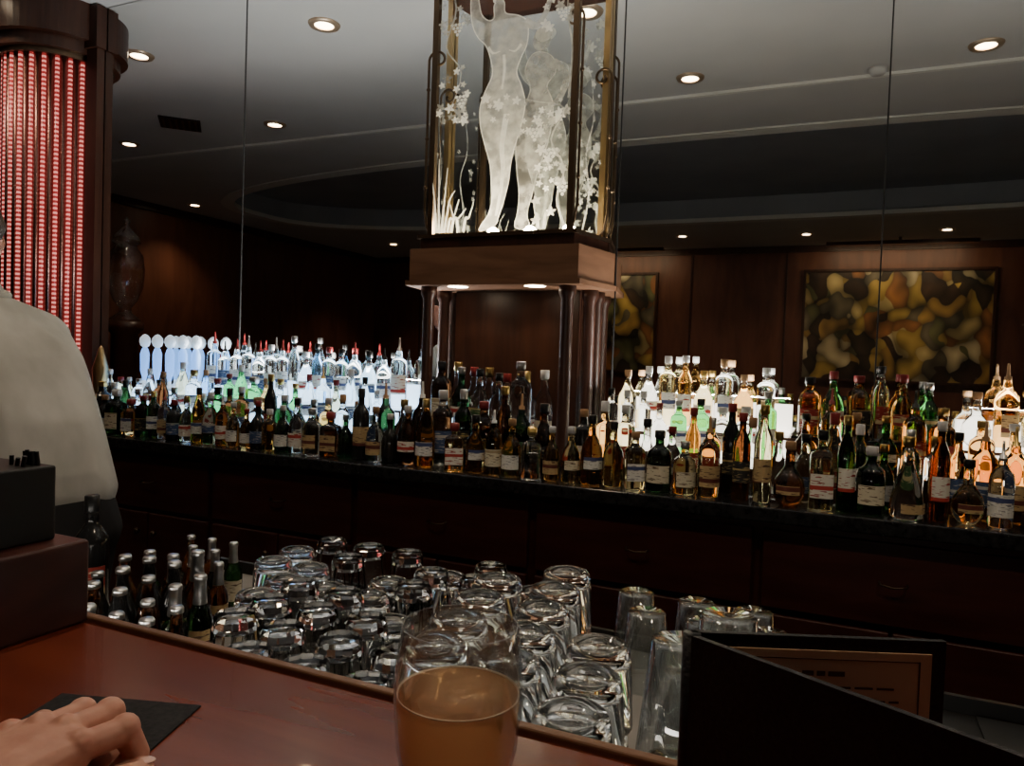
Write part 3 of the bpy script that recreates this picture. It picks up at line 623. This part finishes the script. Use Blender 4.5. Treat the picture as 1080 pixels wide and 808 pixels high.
nt.links.new(tl.outputs[0],ad.inputs[1]); nt.links.new(df.outputs[0],ad.inputs[2]); nt.links.new(src,hz.inputs[1]); nt.links.new(ad.outputs[0],hz.inputs[2]); nt.links.new(hz.outputs[0],out.inputs[0])
inn=[(0,.0063),(.0258,.0063),(.0288,.0103),(.0376,.045),(.0405,.075),(.0405,.080),(0,.080)]
bm=lathe('beer',[(r,z,0) for r,z in inn],64); o=obj('beer',tomesh(bm,'beer',True),bg); o.data.materials.append(beer)
fo=mk('beer_foam',(.9,.72,.55),.7); bm=lathe('foam',[(.0393,.080,0),(.0405,.080,0),(.0405,.0808,0),(.0398,.0808,0),(.0393,.080,0)],64); o=obj('foam_ring',tomesh(bm,'foam',True),bg); o.data.materials.append(fo)

# ---------------------------------------------------------------- menu
mn=empty('menu_folder',(-.077,.458,1.1002))
def slab(name,p0,d,l,th,z0,z1,mat,par):
    d=Vector(d).normalized(); n=Vector((-d.y,d.x)); p=Vector(p0)
    q=[p,p+d*l,p+d*l+n*th,p+n*th]; return prism(name,[(v.x,v.y) for v in q],z0,z1,mat,par)
dB=(.917,.398); dF=(.904,-.429)
slab('back_cover',(0,.001),dB,.156,.004,0,.136,'menucov',mn); slab('front_cover',(0,-.005),dF,.188,.004,0,.136,'menucov',mn)
bm=lathe('sp',[(0,0,0),(.0055,0,0),(.0055,.136,0),(0,.136,0)],14); obj('spine',tomesh(bm,'sp',True),mn,(0,0,0),('menucov',))
dd=Vector(dB).normalized(); nn=Vector((-dd.y,dd.x))
def onback(name,a,b,z0,z1,off_,th,mat): 
    p=Vector((0,.001))+dd*a-nn*off_; slab(name,p,dB,b-a,th,z0,z1,mat,mn)
onback('menu_page',.018,.147,.006,.128,.0012,.001,'paper')
for z0,z1,a,b in [(.1225,.1232,.026,.140),(.010,.0107,.026,.140)]: onback('border',a,b,z0,z1,.0016,.0004,'ink')
for a in(.026,.1393): onback('border_side',a,a+.0007,.010,.1232,.0016,.0004,'ink')
for a,b in [(.068,.075),(.077,.082),(.084,.094)]: onback('title',a,b,.1125,.1155,.0016,.0004,'ink')
for k in range(11): 
    a=.040+R.uniform(0,.01); z=.1050-k*.008
    while a<.125:
        b=a+R.uniform(.004,.012); onback('text_word',a,b,z,z+.0012,.0016,.0004,'ink'); a=b+.0025

# ---------------------------------------------------------------- napkin
c0=Vector((-.478,.456)); a1=Vector((.31,-.95)).normalized(); a2=Vector((-.95,-.31)).normalized(); s=.125
v=[c0,c0+a1*s,c0+a1*s+a2*s,c0+a2*s]
prism('cocktail_napkin',[(p.x,p.y) for p in v],1.1002,1.1016,'napkin')

# ---------------------------------------------------------------- service caddy on bar
cd=empty('bar_caddy',(0,0,0))
box('wood_tray',(-1.25,.30,1.1002),(-.735,.543,1.19),'cab',cd,.004)
box('black_box',(-1.20,.33,1.19),(-.765,.525,1.270),'black',cd,.003)
for k in range(12):
    x=-.775-R.uniform(0,.03); y=.515-R.uniform(0,.02)
    tube('straw',[(x,y,1.270),(x+R.uniform(-.003,.003),y,1.278+R.uniform(0,.008))],.0022,'black',cd)

# ---------------------------------------------------------------- hand (photographer's left)
hd=empty('hand',(-.468,.318,1.1025)); hd.rotation_euler=(0,0,math.radians(2))
c=.01
def q(x,y,z): return Vector((x*c,y*c,z*c))
bm=bmesh.new()
mcp={'i':q(2.9,0,3.7),'m':q(.9,.5,4.0),'r':q(-1.1,.2,3.8),'p':q(-2.9,-.6,3.3)}
hull(bm,[(q(-1.3,-6.5,2.6),.018),(q(1.6,-6.5,2.6),.019),(mcp['i'],.0100),(mcp['m'],.0100),(mcp['r'],.0095),(mcp['p'],.0090),(q(2.2,-1,1.9),.013),(q(-2.2,-2,1.7),.014)])
hull(bm,[(q(2.0,-5.5,2.2),.016),(q(3.6,-3,2.0),.012),(q(1,-3,1.8),.013)])
fg={'i':[(mcp['i'],.0100),(q(3.5,2.9,3.7),.0097),(q(3.6,3.9,1.6),.0082),(q(3.2,2.4,.85),.0074)],
    'm':[(mcp['m'],.0102),(q(1.2,3.6,4.0),.0100),(q(1.3,4.6,1.6),.0085),(q(1.1,3.0,.85),.0077)],
    'r':[(mcp['r'],.0097),(q(-1.1,3.3,3.7),.0094),(q(-1.1,4.2,1.5),.0080),(q(-1.0,2.7,.80),.0072)],
    'p':[(mcp['p'],.0088),(q(-3.2,1.9,3.1),.0081),(q(-3.2,2.7,1.3),.0069),(q(-3.0,1.5,.70),.0063)]}
for k,ch in fg.items(): chain(bm,ch); hull(bm,[(ch[1][0]+Vector((0,0,.0012)),ch[1][1]*1.08)])
for k in mcp: hull(bm,[(mcp[k]+Vector((0,0,.0022)),.0108)])
chain(bm,[(q(2.2,-5.2,2.2),.015),(q(4.3,-2.4,1.8),.0125),(q(5.2,.6,1.5),.0105),(q(5.0,3.0,1.1),.0088)])
chain(bm,[(q(.1,-6.8,2.7),.025,(1.15,1,.85)),(q(0,-10,2.8),.026,(1.15,1,.85)),(q(-.5,-20,4.2),.036)])
organic('hand_skin',bm,'skin',hd,.0014,3)
for p,rx in [(q(5.0,3.35,1.75),.0058)]:
    b=bmesh.new(); bmesh.ops.create_icosphere(b,subdivisions=3,radius=1,matrix=Matrix.Translation(p)@Matrix.Rotation(-.2,4,'X')@Matrix.Diagonal((rx,.0068,.0016,1))); obj('thumb_nail',tomesh(b,'nail',True),hd,mats=('nail',))
bm=bmesh.new(); chain(bm,[(q(-.3,-15,3.7),.034),(q(-.8,-26,5.6),.044)]); organic('sleeve',bm,'trouser',hd,.003,4)

# ---------------------------------------------------------------- bartender
SX=.20
bt=empty('bartender',(SX,0,0)); Y=1.40
HX=.075
V=Vector
def W(x,y,z): return Vector((x+HX,y,z))   # head group, carried upright on the neck
bm=bmesh.new()
hull(bm,[(V((-2.29,Y-.07,.97)),.135),(V((-2.29,Y+.07,.97)),.135),(V((-2.34,Y-.07,1.12)),.13),(V((-2.34,Y+.07,1.12)),.13)])
hull(bm,[(V((-2.34,Y-.07,1.12)),.13),(V((-2.34,Y+.07,1.12)),.13),(V((-2.47,Y-.10,1.30)),.135),(V((-2.47,Y+.10,1.30)),.135)])
hull(bm,[(V((-2.47,Y-.10,1.30)),.135),(V((-2.47,Y+.10,1.30)),.135),(V((-2.57,Y-.17,1.43)),.075),(V((-2.57,Y+.17,1.43)),.075),(V((-2.58,Y,1.48)),.08)])
hull(bm,[(V((-2.58,Y,1.48)),.075),(V((-2.60,Y,1.545)),.062)])
for s in(-1,1):
    chain(bm,[(V((-2.58,Y+s*.19,1.42)),.075),(V((-2.70,Y+s*.235,1.17)),.056),(V((-2.93,Y+s*.17,1.10)),.042)])
organic('shirt',bm,'shirt',bt,.010,6)
tube('collar',[(-2.60+.066*math.cos(a),Y+.066*math.sin(a),1.55-.012*math.cos(a)) for a in [i*math.pi/12 for i in range(24)]],.013,'shirt',bt,cyc=True)
bm=bmesh.new()
hull(bm,[(V((-2.28,Y-.07,.92)),.125),(V((-2.28,Y+.07,.92)),.125),(V((-2.26,Y-.09,.85)),.115),(V((-2.26,Y+.09,.85)),.115)])
for s in(-1,1): chain(bm,[(V((-2.26,Y+s*.09,.85)),.105),(V((-2.30,Y+s*.10,.48)),.072),(V((-2.26,Y+s*.11,.10)),.052)])
organic('trousers',bm,'trouser',bt,.010,5)
for s in(-1,1):
    bm=bmesh.new(); hull(bm,[(V((-2.24,Y+s*.11,.045)),.043),(V((-2.44,Y+s*.12,.035)),.034)]); organic('shoe',bm,'black',bt,.006,3)
bm=bmesh.new()
chain(bm,[(V((-2.59,Y,1.50)),.056),(W(-2.70,Y,1.60),.054)])
hull(bm,[(W(-2.72,Y,1.70),.088,(1,.86,1.1)),(W(-2.765,Y,1.70),.078,(1,.88,1.1)),(W(-2.775,Y,1.62),.045,(1,.9,1))])
hull(bm,[(W(-2.845,Y,1.70),.012),(W(-2.865,Y,1.665),.013),(W(-2.84,Y,1.66),.018)])
hull(bm,[(W(-2.825,Y-.018,1.625),.011),(W(-2.825,Y+.018,1.625),.011)])
for s in(-1,1): hull(bm,[(W(-2.725,Y+s*.078,1.70),.022,(.8,.4,1.2)),(W(-2.715,Y+s*.084,1.71),.018,(.8,.35,1.3))])
organic('head',bm,'skin',bt,.005,3)
for s in(-1,1):
    b=bmesh.new(); bmesh.ops.create_icosphere(b,subdivisions=2,radius=.011); obj('eye',tomesh(b,'eye',True),bt,W(-2.832,Y+s*.03,1.71),('white',))
    b=bmesh.new(); bmesh.ops.create_icosphere(b,subdivisions=2,radius=.0055); obj('iris',tomesh(b,'iris',True),bt,W(-2.8395,Y+s*.03,1.709),('hair',))
bm=bmesh.new(); hull(bm,[(W(-2.71,Y,1.755),.084,(1,.95,1)),(W(-2.76,Y,1.77),.068,(1,1,.8)),(W(-2.68,Y,1.76),.055,(1,1,1))]); organic('hair',bm,'hair',bt,.006,3)
for s in(-1,1):
    bm=bmesh.new(); w=V((-2.94,Y+s*.165,1.098))
    hull(bm,[(w,.028),(w+V((-.08,.03*1,-.01)),.014),(w+V((-.08,-.03,-.01)),.014)])
    for k in range(4):
        b0=w+V((-.08,-.03+k*.02,-.01)); ln_=[.8,.95,.9,.7][k]
        chain(bm,[(b0,.0095),(b0+V((-.035*ln_,0,-.008)),.0088),(b0+V((-.055*ln_,0,-.028)),.008),(b0+V((-.058*ln_,0,-.048)),.007)])
    chain(bm,[(w+V((-.02,-s*.02,-.01)),.013),(w+V((-.05,-s*.045,-.02)),.011),(w+V((-.075,-s*.05,-.035)),.009)])
    organic('bartender_hand',bm,'skin',bt,.004,2)

# ---------------------------------------------------------------- fill lights added over the lit shelf edge to brighten the ceiling
def area(name,loc,rot,sx,sy,en,colr,parent=None):
    L=bpy.data.lights.new(name,'AREA'); L.shape='RECTANGLE'; L.size=sx; L.size_y=sy; L.energy=en; L.color=colr
    o=bpy.data.objects.new(name,L); C.objects.link(o); o.location=loc; o.rotation_euler=rot
    if parent: o.parent=parent
    return o
area('ceiling_fill',(-2.33,2.877,1.292),(math.pi,0,0),1.2,.02,34,(1,.97,.93),sh)
area('ceiling_fill',(-.47,2.877,1.292),(math.pi,0,0),.6,.02,11,(1,.96,.90),sh)
area('ceiling_fill',(1.4,2.877,1.292),(math.pi,0,0),2.0,.02,24,(1,.96,.90),sh)
w=bpy.data.worlds.new('world'); bpy.context.scene.world=w; w.use_nodes=True
w.node_tree.nodes['Background'].inputs[0].default_value=(.05,.05,.055,1); w.node_tree.nodes['Background'].inputs[1].default_value=.3

# ---------------------------------------------------------------- camera
cam=bpy.data.cameras.new('camera'); co=bpy.data.objects.new('camera',cam); C.objects.link(co)
cam.sensor_width=36; cam.lens=26; cam.clip_start=.02
yaw=math.radians(24); pit=math.radians(1.8); roll=math.radians(2)
f0=Vector((-math.sin(yaw),math.cos(yaw),0)); r0=Vector((math.cos(yaw),math.sin(yaw),0)); up=Vector((0,0,1))
f=(f0*math.cos(pit)-up*math.sin(pit)); u0=r0.cross(f).normalized()
rc=r0*math.cos(roll)+u0*math.sin(roll); uc=u0*math.cos(roll)-r0*math.sin(roll)
m=Matrix((rc,uc,-f)).transposed().to_4x4(); m.translation=Vector((0,0,EYE)); co.matrix_world=m
bpy.context.scene.camera=co
